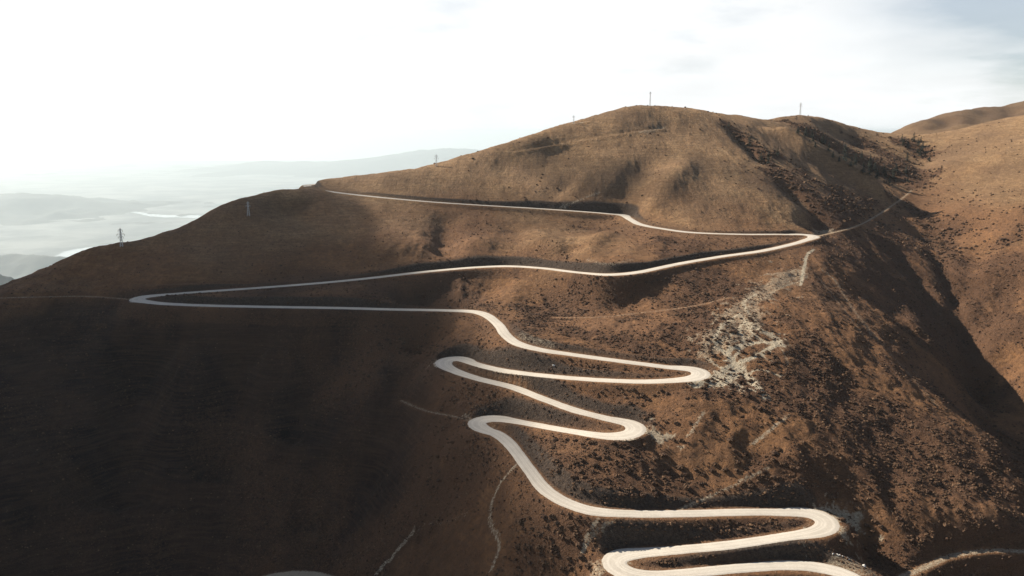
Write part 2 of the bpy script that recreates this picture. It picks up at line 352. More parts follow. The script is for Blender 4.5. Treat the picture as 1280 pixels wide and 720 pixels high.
# pale washed-out gravel
for px, w_, v_ in [([(930,470),(950,462),(975,470)], .9, .8), ([(905,478),(930,484),(955,492),(962,500)], 1.0, .8), ([(880,430),(898,436),(912,446)], .9, .7), ([(945,440),(960,450),(972,452)], .8, .6), ([(902,420),(920,426),(940,420)], 1.0, .7), ([(915,400),(900,395),(890,405)], .9, .6), ([(935,378),(955,372),(975,360),(998,352)], 1.1, .6), ([(965,425),(978,438),(985,455)], .8, .45), ([(876,468),(900,470),(925,462),(905,478)], 3.5, .9), ([(925,462),(905,440),(893,425),(905,405),(925,392)], 1.2, .9), ([(925,392),(935,410),(952,425),(972,432)], 1.1, .8), ([(915,450),(930,430),(925,410),(938,395)], 1.0, .8), ([(895,430),(915,418),(930,412)], 1.0, .7), ([(938,395),(930,378),(945,368)], 1.2, .8), ([(882,447),(893,455),(905,462)], 1.2, .7), ([(925,462),(940,475),(958,496)], 2.2, 0.92), ([(925,462),(910,440),(935,430),(968,428)], 1.6, 0.92), ([(905,462),(955,440),(972,428)], 1.8, 1),
                   ([(880,445),(890,420),(920,400),(935,378)], 4.25, 0.5), ([(905,395),(930,380),(960,372)], 5.1, 0.5), ([(935,405),(965,420),(975,430)], 3, 0.805), ([(895,430),(930,412),(940,385)], 7.65, 0.5), ([(940,372),(970,355),(998,340)], 6.8, 0.5),
                   ([(1001,356),(1005,335),(1009,319),(1017,312)], 1.1, 0.9775), ([(1012,300),(1025,292),(1040,288)], 4.25, 0.5), ([(1095,425),(1062,380),(1045,352),(1028,337)], 1.3, 0.4025), ([(1170,505),(1125,455),(1100,428),(1080,402)], 1.2, 0.345), ([(1022,345),(1050,380),(1080,420)], 1, 0.345),
                   ([(1032,652),(1050,648),(1065,655)], 4, 0.7), ([(1020,636),(1060,642)], 1.3, 0.69), ([(1035,660),(1050,664)], 3, 0.575), ([(770,700),(750,712)], 4.25, 0.5), ([(850,636),(900,615),(960,585)], 0.7, 0.5175), ([(748,650),(735,668),(728,690)], 0.8, 0.69),
                   ([(765,652),(745,665),(728,690)], 0.7, 0.5175), ([(648,578),(622,610),(612,650),(624,680),(614,712)], 0.6, 0.575), ([(600,533),(580,520)], 2, 0.46), ([(805,537),(830,548)], 3, 0.69), ([(860,545),(880,515)], 0.9, 0.575), ([(940,555),(985,520)], 1, 0.575),
                   ([(470,718),(481,704),(489,699),(497,686),(504,680),(515,666)], 1.0, 0.575), ([(515,668),(535,655),(560,652),(585,640)], 0.5, 0.25), ([(650,420),(670,425),(690,430)], 2.6, .33), ([(735,325),(760,330),(790,325)], 1.6, .35), ([(555,455),(548,452)], 3, 0.46),
                   ([(1040,712),(1075,708)], 5.1, 0.5), ([(800,165),(830,160)], 3, 0.46), ([(900,480),(870,478)], 3, 0.92), ([(700,260),(750,240)], 1.2, 0.46), ([(910,470),(930,490)], 2, 0.575), ([(1060,712),(1090,716)], 4, 0.5)]:
    stroke('pale', px, max(w_, .8), v_, 1.1, .6 if w_ < 3 else .9)
# smooth bare grass
for px, w_ in [([(640,370),(600,345)], 12), ([(740,290),(760,320)], 12), ([(820,400),(780,410)], 10), ([(850,500),(900,520)], 10), ([(850,560),(900,590)], 12), ([(1010,390),(1060,440),(1100,480)], 12), ([(970,550),(1000,530)], 8),
               ([(520,690),(600,700)], 14), ([(980,350),(930,345)], 8), ([(1060,650),(1100,655)], 6)]:
    stroke('bare', px, w_, .8, 1.2, .7)
masks['pale'] = np.maximum(masks['pale'], .22*sm(5.4, 4.2, DIST-(WD/2-4))*(DIST < RADR))

# scrub everywhere else, by height and noise
zr = Z
base = .5+.75*fbm(X/48, Y/48, 120, 4)
lowm = sm(-48, -105, zr)*sm(-700, -500, X)
left = sm(-60, -200, X)
gen = np.clip(base*lowm, 0, 1)*(1-.6*left)+.06*(1-lowm)*sm(.25, .7, fbm(X/60, Y/60, 130, 3)+.35)
S = np.maximum(gen, masks['scrub'])*(1-.9*masks['bare'])*(1-.45*masks['pale'])
S = np.maximum(S, .55*(DIST < WD/2+9)*sm(-40, -90, zr))
S = np.clip(S, 0, 1)*sm(0.8, 2.2, DIST-WD/2)
masks['S'] = S
# the steep north bowl has its shade put into the ground colour, ragged at its edge
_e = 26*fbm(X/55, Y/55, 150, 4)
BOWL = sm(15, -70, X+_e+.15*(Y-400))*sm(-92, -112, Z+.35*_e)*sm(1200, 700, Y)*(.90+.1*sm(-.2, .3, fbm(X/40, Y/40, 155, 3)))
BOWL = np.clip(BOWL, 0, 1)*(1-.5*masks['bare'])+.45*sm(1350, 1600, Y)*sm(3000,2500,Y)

# ------------------------------------------------------------------ mesh helpers
def mesh_np(name, co, faces, smooth_=True):
    me = bpy.data.meshes.new(name)
    co = np.asarray(co, np.float32); faces = np.asarray(faces, np.int32); n = faces.shape[1]
    me.vertices.add(len(co)); me.vertices.foreach_set('co', co.ravel())
    me.loops.add(faces.size); me.loops.foreach_set('vertex_index', faces.ravel())
    me.polygons.add(len(faces)); me.polygons.foreach_set('loop_start', np.arange(0, faces.size, n, dtype=np.int32))
    me.polygons.foreach_set('use_smooth', np.full(len(faces), smooth_))
    me.update(calc_edges=True)
    return me
def attr(me, name, v, typ='FLOAT'):
    a = me.attributes.new(name, typ, 'POINT')
    a.data.foreach_set('value' if typ == 'FLOAT' else 'vector', np.asarray(v, np.float32).ravel())
def link(name, me, mat, parent=None, **props):
    o = bpy.data.objects.new(name, me); C.objects.link(o)
    if mat is not None and not me.materials: me.materials.append(mat)
    if parent is not None: o.parent = parent
    for k_, v_ in props.items(): o[k_] = v_
    return o

# ------------------------------------------------------------------ materials
def newmat(name):
    m = bpy.data.materials.new(name); m.use_nodes = True
    nt = m.node_tree; nt.nodes.clear()
    o = nt.nodes.new('ShaderNodeOutputMaterial'); b = nt.nodes.new('ShaderNodeBsdfPrincipled')
    b.inputs['Roughness'].default_value = .95; b.inputs['Specular IOR Level'].default_value = .15
    nt.links.new(b.outputs[0], o.inputs[0])
    return m, nt, b
def N(nt, t, **kw):
    n = nt.nodes.new(t)
    for k_, v_ in kw.items(): setattr(n, k_, v_)
    return n
def lk(nt, a, b): nt.links.new(a, b)
def noise(nt, vec, scale, detail=4, rough=.6, lo=.3, hi=.7, a=0., b=1., typ='noise'):
    n = N(nt, 'ShaderNodeTexNoise'); n.inputs['Scale'].default_value = scale; n.inputs['Detail'].default_value = detail; n.inputs['Roughness'].default_value = rough
    lk(nt, vec, n.inputs['Vector'])
    r = N(nt, 'ShaderNodeMapRange'); r.inputs[1].default_value = lo; r.inputs[2].default_value = hi; r.inputs[3].default_value = a; r.inputs[4].default_value = b
    lk(nt, n.outputs['Fac'], r.inputs[0]); return r.outputs[0]
def mixc(nt, f, a, b, mode='MIX'):
    n = N(nt, 'ShaderNodeMix', data_type='RGBA', blend_type=mode); n.clamp_factor = True
    for i, s in ((0, f), (6, a), (7, b)):
        if hasattr(s, 'links'): lk(nt, s, n.inputs[i])
        elif i == 0: n.inputs[0].default_value = s
        else: n.inputs[i].default_value = (*s, 1)
    return n.outputs[2]
def math_(nt, op, a, b=None, clamp=False):
    n = N(nt, 'ShaderNodeMath', operation=op); n.use_clamp = clamp
    for i, s in ((0, a), (1, b)):
        if s is None: continue
        if hasattr(s, 'links'): lk(nt, s, n.inputs[i])
        else: n.inputs[i].default_value = s
    return n.outputs[0]

def ground_mat():
    m, nt, b = newmat('dry_hillside')
    tc = N(nt, 'ShaderNodeTexCoord'); vec = tc.outputs['Object']
    geo = N(nt, 'ShaderNodeNewGeometry')
    def at_(n_): a = N(nt, 'ShaderNodeAttribute', attribute_name=n_); return a.outputs['Fac']
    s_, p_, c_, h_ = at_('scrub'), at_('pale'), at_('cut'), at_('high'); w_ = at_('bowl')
    big = noise(nt, vec, .012, 5, .6, .35, .65); mid = noise(nt, vec, .09, 5, .65, .35, .65); fine = noise(nt, vec, .7, 5, .7, .3, .7)
    vf = noise(nt, vec, 2.6, 3, .7, .35, .65); tuft = noise(nt, vec, .33, 6, .75, .42, .66)
    # low rust-brown grass, high straw-gold grass
    rust = mixc(nt, mid, (.20,.095,.040), (.32,.165,.072))
    rust = mixc(nt, big, rust, (.24,.125,.063))
    gold = mixc(nt, mid, (.36,.215,.105), (.50,.33,.175))
    gold = mixc(nt, big, gold, (.25,.16,.09))
    grass = mixc(nt, h_, rust, gold)
    grass = mixc(nt, math_(nt, 'MULTIPLY', fine, .5), grass, (.14,.078,.045))
    grass = mixc(nt, math_(nt, 'MULTIPLY', tuft, .55), grass, (.085,.050,.034))
    shade_far_tone = mixc(nt, mid, (.015,.011,.010), (.038,.024,.019))  # near-black ground colour: the bowl's shade painted in, also greys the far hill
    shade_far_tone = mixc(nt, math_(nt, 'MULTIPLY', big, .5), shade_far_tone, (.055,.031,.021))
    grass = mixc(nt, w_, grass, shade_far_tone)
    # faint sheep tracks along the contours
    mp = N(nt, 'ShaderNodeMapping'); lk(nt, vec, mp.inputs[0]); mp.inputs['Scale'].default_value = (.05, .05, 1.15)
    ter = noise(nt, mp.outputs[0], 1.0, 4, .6, .45, .62, 0, .34)
    grass = mixc(nt, ter, grass, (.11,.062,.038))
    # scrub ground: dark twiggy litter broken by fine noise
    sn = math_(nt, 'ADD', math_(nt, 'MULTIPLY', s_, 1.7), math_(nt, 'SUBTRACT', fine, .95))
    sn = math_(nt, 'ADD', sn, math_(nt, 'MULTIPLY', math_(nt, 'SUBTRACT', vf, .5), .6), clamp=True)
    dark = mixc(nt, vf, (.062,.034,.021), (.15,.080,.045))
    col = mixc(nt, sn, grass, dark)
    # cut banks: grey-brown earth with streaks
    earth = mixc(nt, noise(nt, vec, .9, 5, .7, .35, .65), (.035,.026,.022), (.095,.068,.05))
    col = mixc(nt, c_, col, earth)
    pn = math_(nt, 'ADD', math_(nt, 'MULTIPLY', p_, 1.75), math_(nt, 'SUBTRACT', math_(nt, 'MULTIPLY', noise(nt, vec, 1.1, 5, .75, .35, .65), 1.1), 1.05), clamp=True)
    gravel = mixc(nt, vf, (.36,.30,.21), (.54,.47,.36))
    col = mixc(nt, pn, col, gravel)
    # the plain far below
    f_ = at_('far')
    pl = mixc(nt, noise(nt, vec, .0005, 6, .6, .4, .6), (.10,.115,.12), (.24,.25,.24))
    col = mixc(nt, f_, col, pl)
    lk(nt, col, b.inputs['Base Color'])
    bm = N(nt, 'ShaderNodeBump'); bm.inputs['Strength'].default_value = .8; bm.inputs['Distance'].default_value = 1.1
    hh = math_(nt, 'ADD', math_(nt, 'MULTIPLY', fine, .6), math_(nt, 'ADD', math_(nt, 'MULTIPLY', vf, .22), math_(nt, 'MULTIPLY', tuft, .9)))
    hh = math_(nt, 'MULTIPLY', hh, math_(nt, 'SUBTRACT', 1.0, f_))
    lk(nt, hh, bm.inputs['Height']); lk(nt, bm.outputs[0], b.inputs['Normal'])
    return m
M_ground = ground_mat()

def road_mat():
    m, nt, b = newmat('pale_road_dust')
    tc = N(nt, 'ShaderNodeTexCoord'); vec = tc.outputs['Object']
    a = N(nt, 'ShaderNodeAttribute', attribute_name='across').outputs['Fac']
    w = math_(nt, 'ABSOLUTE', a)                       # 0 centre .. 1 edge
    # two worn wheel tracks per lane
    t = math_(nt, 'SINE', math_(nt, 'MULTIPLY', w, 14.0))
    tr = N(nt, 'ShaderNodeMapRange'); lk(nt, t, tr.inputs[0]); tr.inputs[1].default_value = .2; tr.inputs[2].default_value = 1
    nb = noise(nt, vec, .12, 4, .6, .35, .65); nf = noise(nt, vec, 1.3, 5, .7, .3, .7)
    col = mixc(nt, nb, (.47,.43,.37), (.57,.52,.45))
    col = mixc(nt, math_(nt, 'MULTIPLY', tr.outputs[0], .5), col, (.69,.64,.56))
    col = mixc(nt, math_(nt, 'MULTIPLY', nf, .42), col, (.36,.31,.25))
    e = N(nt, 'ShaderNodeMapRange'); lk(nt, math_(nt, 'ADD', w, math_(nt, 'MULTIPLY', nf, .16)), e.inputs[0]); e.inputs[1].default_value = .90; e.inputs[2].default_value = 1.08
    col = mixc(nt, e.outputs[0], col, (.30,.235,.165))
    lk(nt, col, b.inputs['Base Color'])
    bm = N(nt, 'ShaderNodeBump'); bm.inputs['Strength'].default_value = .25; bm.inputs['Distance'].default_value = .15
    lk(nt, nf, bm.inputs['Height']); lk(nt, bm.outputs[0], b.inputs['Normal'])
    return m
M_road = road_mat()

def simple(name, c1, c2, scale=1.0, rough=.95, bump=.0):
    m, nt, b = newmat(name)
    tc = N(nt, 'ShaderNodeTexCoord')
    col = mixc(nt, noise(nt, tc.outputs['Object'], scale, 4, .65, .35, .65), c1, c2)
    lk(nt, col, b.inputs['Base Color']); b.inputs['Roughness'].default_value = rough
    return m
def leafy(name, c1, c2):
    m, nt, b = newmat(name)
    a = N(nt, 'ShaderNodeAttribute', attribute_name='tint').outputs['Fac']
    lk(nt, mixc(nt, a, c1, c2), b.inputs['Base Color'])
    b.inputs['Roughness'].default_value = .9
    return m
M_scrub = leafy('twiggy_scrub', (.050,.029,.020), (.175,.105,.060))
M_conifer = leafy('conifer_needles', (.020,.024,.020), (.055,.058,.045))
M_bark = simple('grey_bark', (.08,.06,.045), (.14,.11,.085), 6)
M_steel = simple('weathered_steel', (.34,.34,.33), (.46,.46,.45), 3, .6)
M_insul = simple('grey_insulator', (.10,.10,.11), (.16,.16,.17), 8, .4)
M_rock = simple('pale_rock', (.40,.38,.35), (.62,.60,.57), 2)
M_range = simple('far_bare_mountain', (.035,.045,.05), (.07,.075,.07), .002)

# ------------------------------------------------------------------ ground
ny, nx = X.shape
co = np.stack([X, Y, Z+CAMZ], -1).reshape(-1, 3)
idx = np.arange(nx*ny).reshape(ny, nx)
fc = np.stack([idx[:-1, :-1], idx[:-1, 1:], idx[1:, 1:], idx[1:, :-1]], -1).reshape(-1, 4)
gme = mesh_np('ground', co, fc)
attr(gme, 'scrub', S); attr(gme, 'pale', np.clip(masks['pale'], 0, 1)); attr(gme, 'cut', CUT)
attr(gme, 'high', sm(-100, -40, Z+24*fbm(X/80, Y/80, 140, 4)))
attr(gme, 'far', k)
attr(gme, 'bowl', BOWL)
g = link('ground', gme, M_ground, kind='structure')

# ------------------------------------------------------------------ road ribbon
na = 9
ac = np.linspace(-1, 1, na)
q_ = np.arange(len(RD))*1.; jl = 1+.05*perlin(q_/9., q_*0+3.3, 200)+.035*perlin(q_/2.3, q_*0+1.3, 203); jr = 1+.05*perlin(q_/9., q_*0+9.3, 201)+.035*perlin(q_/2.3, q_*0+5.3, 204)
v = []
for i, a in enumerate(ac):
    wv = a*np.where(a < 0, WR*jl, WL*jr)
    v.append(np.stack([RD[:, 0]+RN[:, 0]*wv, RD[:, 1]+RN[:, 1]*wv, RD[:, 2]+.10+.06*(1-a*a)-(.25 if abs(a) == 1 else 0)], 1))
v = np.stack(v, 1)
ii = np.arange(len(RD)*na).reshape(len(RD), na)
rf = np.stack([ii[:-1, :-1], ii[:-1, 1:], ii[1:, 1:], ii[1:, :-1]], -1).reshape(-1, 4)
# keep normals up
rme = mesh_np('road', v.reshape(-1, 3), rf[:, ::-1] if False else rf)
attr(rme, 'across', np.tile(ac, len(RD)))
road = link('road', rme, M_road, kind='structure')

SUN_AZ = math.radians(-58)       # left of the view direction (+Y), beyond the hill
SUN_EL = math.radians(32)
# ------------------------------------------------------------------ far land: ranges, a rocky spur, the river
PLAIN = CAMZ-3000
def range_mesh(name, prof, dist, depth, mat, amp, sc_, step, seed):
    """a bare mountain range standing on the plain: crest line through the given bearings, slopes to both sides"""
    cr = np.array([P(u, v, dist) for u, v in prof])
    xs = np.arange(cr[0, 0]-depth, cr[-1, 0]+depth, step); ys = np.arange(dist-depth, dist+depth, step)
    x, y = np.meshgrid(xs, ys)
    top = np.interp(x, cr[:, 0], cr[:, 2])
    top = np.where(x < cr[0, 0], top-(cr[0, 0]-x)*.4, top); top = np.where(x > cr[-1, 0], top-(x-cr[-1, 0])*.4, top)
    t = np.abs(y-dist-depth*.18*perlin(x/sc_, x*0, seed))/depth
    hgt = np.maximum(top-PLAIN, -20)
    rd = ridged(x/sc_, y/sc_, seed+1, 5)
    z = hgt*np.clip(1-t, 0, 1)**1.15*(1-.0*rd)+amp*(rd-.75)*sm(0, .25, t)*sm(1, .6, t)*2+amp*.25*fbm(x/(sc_*.35), y/(sc_*.35), seed+5, 4)
    z = z-60*sm(.85, 1., t)-15+PLAIN
    n1, n2 = x.shape; ix = np.arange(n1*n2).reshape(n1, n2)
    f = np.stack([ix[:-1, :-1], ix[:-1, 1:], ix[1:, 1:], ix[1:, :-1]], -1).reshape(-1, 4)
    me = mesh_np(name, np.stack([x, y, z], -1).reshape(-1, 3), f)
    return link(name, me, mat, kind='structure')
range_mesh('blue_mountains', [(-300,262),(-150,246),(-40,241),(30,239),(70,243),(110,249),(150,259),(190,266),(230,275),(270,290)], 31000, 5200, M_range, 200, 3000, 180, 300)
range_mesh('distant_mountains', [(-350,248),(0,262),(100,246),(167,234),(218,221),(264,208),(330,201),(400,203),(448,199),(525,187),(564,183),(611,188),(700,200),(900,210)], 66000, 12000, M_range, 380, 7000, 420, 320)
range_mesh('low_foothills', [(-500,305),(-100,312),(0,318),(50,316.5),(80,317.5),(100,327),(120,345)], 16400, 1800, M_range, 90, 1000, 72, 340)
range_mesh('rocky_hills', [(-500,280),(-200,300),(-60,322),(0,333),(14,340),(30,349),(45,362),(70,400)], 7000, 1800, M_range, 120, 600, 28, 360)

def river_mat():
    m, nt, b = newmat('river_water')
    b.inputs['Base Color'].default_value = (.30, .33, .34, 1); b.inputs['Roughness'].default_value = .12; b.inputs['Specular IOR Level'].default_value = .6
    tc = N(nt, 'ShaderNodeTexCoord'); n = noise(nt, tc.outputs['Object'], .02, 3)
    bm = N(nt, 'ShaderNodeBump'); bm.inputs['Strength'].default_value = .1; lk(nt, n, bm.inputs['Height']); lk(nt, bm.outputs[0], b.inputs['Normal'])
    return m
M_river = river_mat()
def river(px, widths):
    c = np.array([PZ(u, v, -2985) for u, v in px]); c = catmull(np.column_stack([c, np.array(widths)*2]), 14)
    t = np.gradient(c[:, :2], axis=0); t /= np.linalg.norm(t, axis=1)[:, None]; n_ = np.stack([-t[:, 1], t[:, 0]], 1)
    q = np.arange(len(c))/6.
    wl = c[:, 3]*(1+.35*fbm(q, q*0+1, 400, 3)); wr = c[:, 3]*(1+.35*fbm(q, q*0+7, 404, 3))
    a = np.column_stack([c[:, :2]+n_*wl[:, None], c[:, 2]]); b_ = np.column_stack([c[:, :2]-n_*wr[:, None], c[:, 2]])
    v_ = np.stack([a, b_], 1).reshape(-1, 3); i_ = np.arange(len(c)-1)*2
    return v_, np.stack([i_, i_+1, i_+3, i_+2], 1)
v1, f1 = river([(60,325),(88,317.5),(105,313.5),(125,311),(160,308.5),(200,305),(260,299),(330,292)], [60,130,230,240,170,200,200,200])
v2, f2 = river([(150,262),(185,268),(205,270),(235,270.5),(270,272),(330,274)], [60,90,190,200,200,200])
rv_o = link('river', mesh_np('river', np.vstack([v1, v2]), np.vstack([f1, f2+len(v1)])), M_river, kind='structure')

# ------------------------------------------------------------------ scrub and shrubs
def ico(sub):
    import bmesh
    b = bmesh.new(); bmesh.ops.create_icosphere(b, subdivisions=sub, radius=1)
    v_ = np.array([x.co[:] for x in b.verts]); f_ = np.array([[q.index for q in x.verts] for x in b.faces]); b.free(); return v_, f_
def shrub_shape(r, sub, lumps, tw):
    """one bushy clump of unit radius: a few rough lumps and short twigs poking out"""
    V = []; F = []; T = []; n0 = 0
    iv, jf = ico(sub)
    for l_ in range(lumps):
        off = r.normal(0, .38, 3)*(lumps > 1); off[2] = abs(off[2])*.3
        v_ = iv*(1+.26*r.normal(size=(len(iv), 1)))*r.uniform(.55, .8 if lumps > 1 else 1.)*np.array([1, 1, .75])+off
        v_[:, 2] = np.maximum(v_[:, 2]+.3, -.25)
        V.append(v_); F.append(jf+n0); T.append(np.full(len(v_), r.uniform(.1, .8))+.25*r.normal(size=len(v_))); n0 += len(v_)
    for t_ in range(tw):
        d = r.normal(size=3); d[2] = abs(d[2])+.25; d /= np.linalg.norm(d); s = np.cross(d, r.normal(size=3)); s /= np.linalg.norm(s)
        b0 = d*.55*np.array([1, 1, .7])+[0, 0, .3]; wd_ = r.uniform(.07, .18)
        v_ = np.array([b0-s*wd_, b0+s*wd_, b0+d*r.uniform(.3, .65)])
        V.append(v_); F.append(np.array([[0, 1, 2]])+n0); T.append(np.array([.3, .3, 1.])); n0 += 3
    return np.vstack(V), np.vstack(F), np.concatenate(T)
rg = np.random.default_rng(5)
near_t = [shrub_shape(rg, 1, 2, 10) for _ in range(8)]
mid_t = [shrub_shape(rg, 1, 1, 6) for _ in range(8)]
far_t = [shrub_shape(rg, 1, 1, 2) for _ in range(6)]
def bil(A, x, y):
    i = np.clip(np.searchsorted(gxs, x)-1, 0, len(gxs)-2); j = np.clip(np.searchsorted(gys, y)-1, 0, len(gys)-2)
    tx = (x-gxs[i])/(gxs[i+1]-gxs[i]); ty = (y-gys[j])/(gys[j+1]-gys[j])
    return (A[j, i]*(1-tx)+A[j, i+1]*tx)*(1-ty)+(A[j+1, i]*(1-tx)+A[j+1, i+1]*tx)*ty
SV, SF, STn = [], [], []; off_n = 0
def place(tmpl, x, y, rad, tall):
    global off_n
    z = bil(Z, x, y); n_ = len(x); which = rg.integers(0, len(tmpl), n_)
    for q, (tv, tf, tt) in enumerate(tmpl):
        s = np.where(which == q)[0]
        if not len(s): continue
        a = rg.uniform(0, 6.283, len(s)); ca, sa = np.cos(a), np.sin(a)
        px_ = tv[None, :, 0]*ca[:, None]-tv[None, :, 1]*sa[:, None]; py_ = tv[None, :, 0]*sa[:, None]+tv[None, :, 1]*ca[:, None]
        r_ = rad[s][:, None]
        v_ = np.stack([x[s][:, None]+px_*r_, y[s][:, None]+py_*r_, z[s][:, None]+tv[None, :, 2]*r_*tall[s][:, None]-.12*r_], -1)
        SV.append(v_.reshape(-1, 3)); SF.append((tf[None]+(np.arange(len(s))*len(tv))[:, None, None]+off_n).reshape(-1, 3))
        STn.append((tt[None]*.8+rg.normal(.0, .22, len(s))[:, None]).ravel()); off_n += len(s)*len(tv)
def scatter(y0, y1, n_, tmpl, rmin, rmax, gain, xl=-.70, xr=.70):
    y = np.sqrt(rg.uniform(y0*y0, y1*y1, n_)); x = y*rg.uniform(xl, xr, n_)
    s = bil(S, x, y); clump = .5+.9*fbm(x/7, y/7, 500, 3)
    ok = rg.uniform(size=n_) < np.clip(s*gain*np.clip(clump, .12, 1.3), 0, 1)
    ok &= bil(DIST, x, y)-bil(WD, x, y)/2 > 1.15
    x, y, s = x[ok], y[ok], s[ok]
    r_ = rmin+(rmax-rmin)*rg.beta(1.4, 3.2, len(x))*(.6+.6*s)
    r_ = np.minimum(r_, .25+.4*(bil(DIST, x, y)-bil(WD, x, y)/2-.9))
    place(tmpl, x, y, r_, rg.uniform(.7, 1.15, len(x))); return len(x)
n1 = scatter(258, 360, 70000, near_t, .2, 1.0, .8)
n2 = scatter(360, 520, 110000, mid_t, .25, 1.15, .72)
n3 = scatter(520, 700, 50000, far_t, .3, 1.3, .6)
n4 = scatter(700, 1150, 60000, far_t, .7, 2.6, .8, -.1, .7)
print('scrub', n1, n2, n3, n4)
me = mesh_np('scrub', np.vstack(SV)+[0, 0, CAMZ], np.vstack(SF), False)
attr(me, 'tint', np.clip(np.concatenate(STn), 0, 1))
link('scrub', me, M_scrub, kind='stuff')

# single shrubs: the ones that show largest, each a thing of its own
big_t = []
for q in range(7):
    tv, tf, tt = shrub_shape(rg, 2, 4, 46)
    m_ = mesh_np('shrub', tv, tf, False); attr(m_, 'tint', np.clip(tt*.6+rg.uniform(-.15, .15), 0, 1)); m_.materials.append(M_scrub); big_t.append(m_)
ZONES = [  # pixel box, how many, label, group, radius
 ((880,395,975,500), 46, 'dark rounded shrub dotted over the pale washed gravel beside the wide hairpin', 'shrubs on the pale gravel patch', (.8, 1.5)),
 ((780,480,985,535), 34, 'brown bush on the rust coloured slope just below the wide right hand hairpin', 'bushes below the wide hairpin', (.8, 1.5)),
 ((690,548,860,625), 38, 'dense dark bush on the rounded knoll inside the long left hand curve', 'bushes on the knoll inside the curve', (.9, 1.6)),
 ((860,550,1010,618), 30, 'tawny shrub on the open grass above the dark road cutting', 'shrubs above the dark road cutting', (.8, 1.5)),
 ((1030,560,1270,680), 52, 'dark olive shrub on the lower right flank of the spur', 'shrubs on the lower right flank', (.9, 1.7)),
 ((640,645,740,716), 34, 'grey brown shrub on the bank below the long left hand curve', 'shrubs below the long left curve', (.8, 1.5)),
 ((790,650,1010,663), 12, 'low bush on the verge island enclosed by the lowest hairpin', 'bushes between the lowest road bends', (.6, 1.0)),
 ((650,536,770,560), 8, 'small bush on the bank under the third hairpin', 'bushes under the third hairpin', (.6, 1.1)),
 ((1000,400,1100,520), 26, 'dusky shrub on the smooth spur flank right of the gravel patch', 'shrubs on the smooth spur flank', (.8, 1.6))]
rz_ = random.Random(3)
for (a0, b0, a1, b1), n_, lab, grp, (r0, r1) in ZONES:
    c_ = 0; tries = 0; spots = []
    while c_ < n_ and tries < n_*12:
        tries += 1
        h_ = hit(rz_.uniform(a0, a1), rz_.uniform(b0, b1), surf)
        if h_ is None: continue
        x_, y_, z_ = h_
        if bil(DIST, np.array([x_]), np.array([y_]))[0] < 7.5: continue
        if tries < n_*7 and bil(S, np.array([x_]), np.array([y_]))[0] < .22: continue
        if any((x_-p[0])**2+(y_-p[1])**2 < 7 for p in spots): continue
        spots.append((x_, y_)); c_ += 1
        o = link('shrub', big_t[rz_.randrange(7)], M_scrub, label=lab, category='shrub', group=grp)
        s = rz_.uniform(r0, r1); o.scale = (s, s*rz_.uniform(.85, 1.15), s*rz_.uniform(.8, 1.1)); o.rotation_euler = (0, 0, rz_.uniform(0, 6.28))
        o.location = (x_, y_, z_+CAMZ-.12*s)

# ------------------------------------------------------------------ conifers in the gullies
def conifer_meshes(seed, H):
    r = np.random.default_rng(seed); V = []; F = []; T = []; n0 = 0
    for q in range(230):
        t = r.uniform(0, 1)**.8; z = H*(.12+.88*t); rad = (1-t)**.85*H*.26*(.75+.5*r.uniform())+.08
        a = r.uniform(0, 6.283); d = np.array([math.cos(a), math.sin(a), -.25]); s = np.array([-math.sin(a), math.cos(a), 0])
        ln = rad; wd_ = .22+.5*(1-t)*r.uniform(.6, 1.2)
        b0 = np.array([0, 0, z])+d*rad*.15
        v_ = np.array([b0-s*wd_*.5, b0+s*wd_*.5, b0+d*ln+s*wd_*.4, b0+d*ln-s*wd_*.4])+r.normal(0, .07, (4, 3))
        V.append(v_); F.append(np.array([[0, 1, 2], [0, 2, 3]])+n0); T.append(np.full(4, r.uniform(0, 1))); n0 += 4
    c_ = mesh_np('crown', np.vstack(V), np.vstack(F), False); attr(c_, 'tint', np.concatenate(T)); c_.materials.append(M_conifer)
    rings = [(0, .24), (H*.4, .16), (H*.97, .03)]; V = []; F = []
    for z, rr in rings:
        for k_ in range(7): V.append((rr*math.cos(k_*.8976), rr*math.sin(k_*.8976), z))
    for j in range(2):
        for k_ in range(7): F.append((j*7+k_, j*7+(k_+1) % 7, j*7+7+(k_+1) % 7, j*7+7+k_))
    t_ = mesh_np('trunk', V, F); t_.materials.append(M_bark); return c_, t_
KT = [conifer_meshes(40+q, h) for q, h in enumerate((8.5, 10.5, 7, 12))]
def conifer(u, v, q, lab, grp, s=1.):
    h_ = hit(u, v, surf)
    if h_ is None: return
    o = bpy.data.objects.new('conifer', None); C.objects.link(o); o.empty_display_size = 1
    o.location = (h_[0], h_[1], h_[2]+CAMZ-.3); o.rotation_euler = (0, 0, rz_.uniform(0, 6.28)); o.scale = (s,)*3
    o['label'] = lab; o['category'] = 'tree'
    if grp: o['group'] = grp
    link('crown', KT[q][0], None, o); link('trunk', KT[q][1], None, o)
TR = [((1019,175),(1025,178),(1030,180),(1013,171),(1008,169),(1022,182),(994,166)), 'dark conifer at the head of the wooded ravine under the second summit', 'conifers at the head of the wooded ravine', 1.0], \
     [((1033,190),(1042,196),(1053,198),(1060,199),(1066,203),(1077,197),(1088,202),(1083,207),(1094,212),(1103,215),(1110,220),(1072,207),(1117,223),(1124,212),(1048,203),(1062,208),(1098,222),(1130,218),(1090,217),(1078,214),(1135,226),(1108,228)), \
      'dark conifer standing in the long shaded ravine right of the ridge', 'conifers down the long shaded ravine', 1.2], \
     [((1128,177),(1133,180),(1138,183),(1147,183),(1152,188),(1156,194),(1150,196),(1143,190),(1137,201),(1159,200),(1148,178)), 'dark conifer in the small copse just below the saddle', 'conifers in the copse below the saddle', 1.0], \
     [((938,180),(951,200),(960,196),(973,192),(958,207)), 'small dark conifer in the narrow scrub gully on the main hill', 'conifers in the narrow scrub gully', .8]
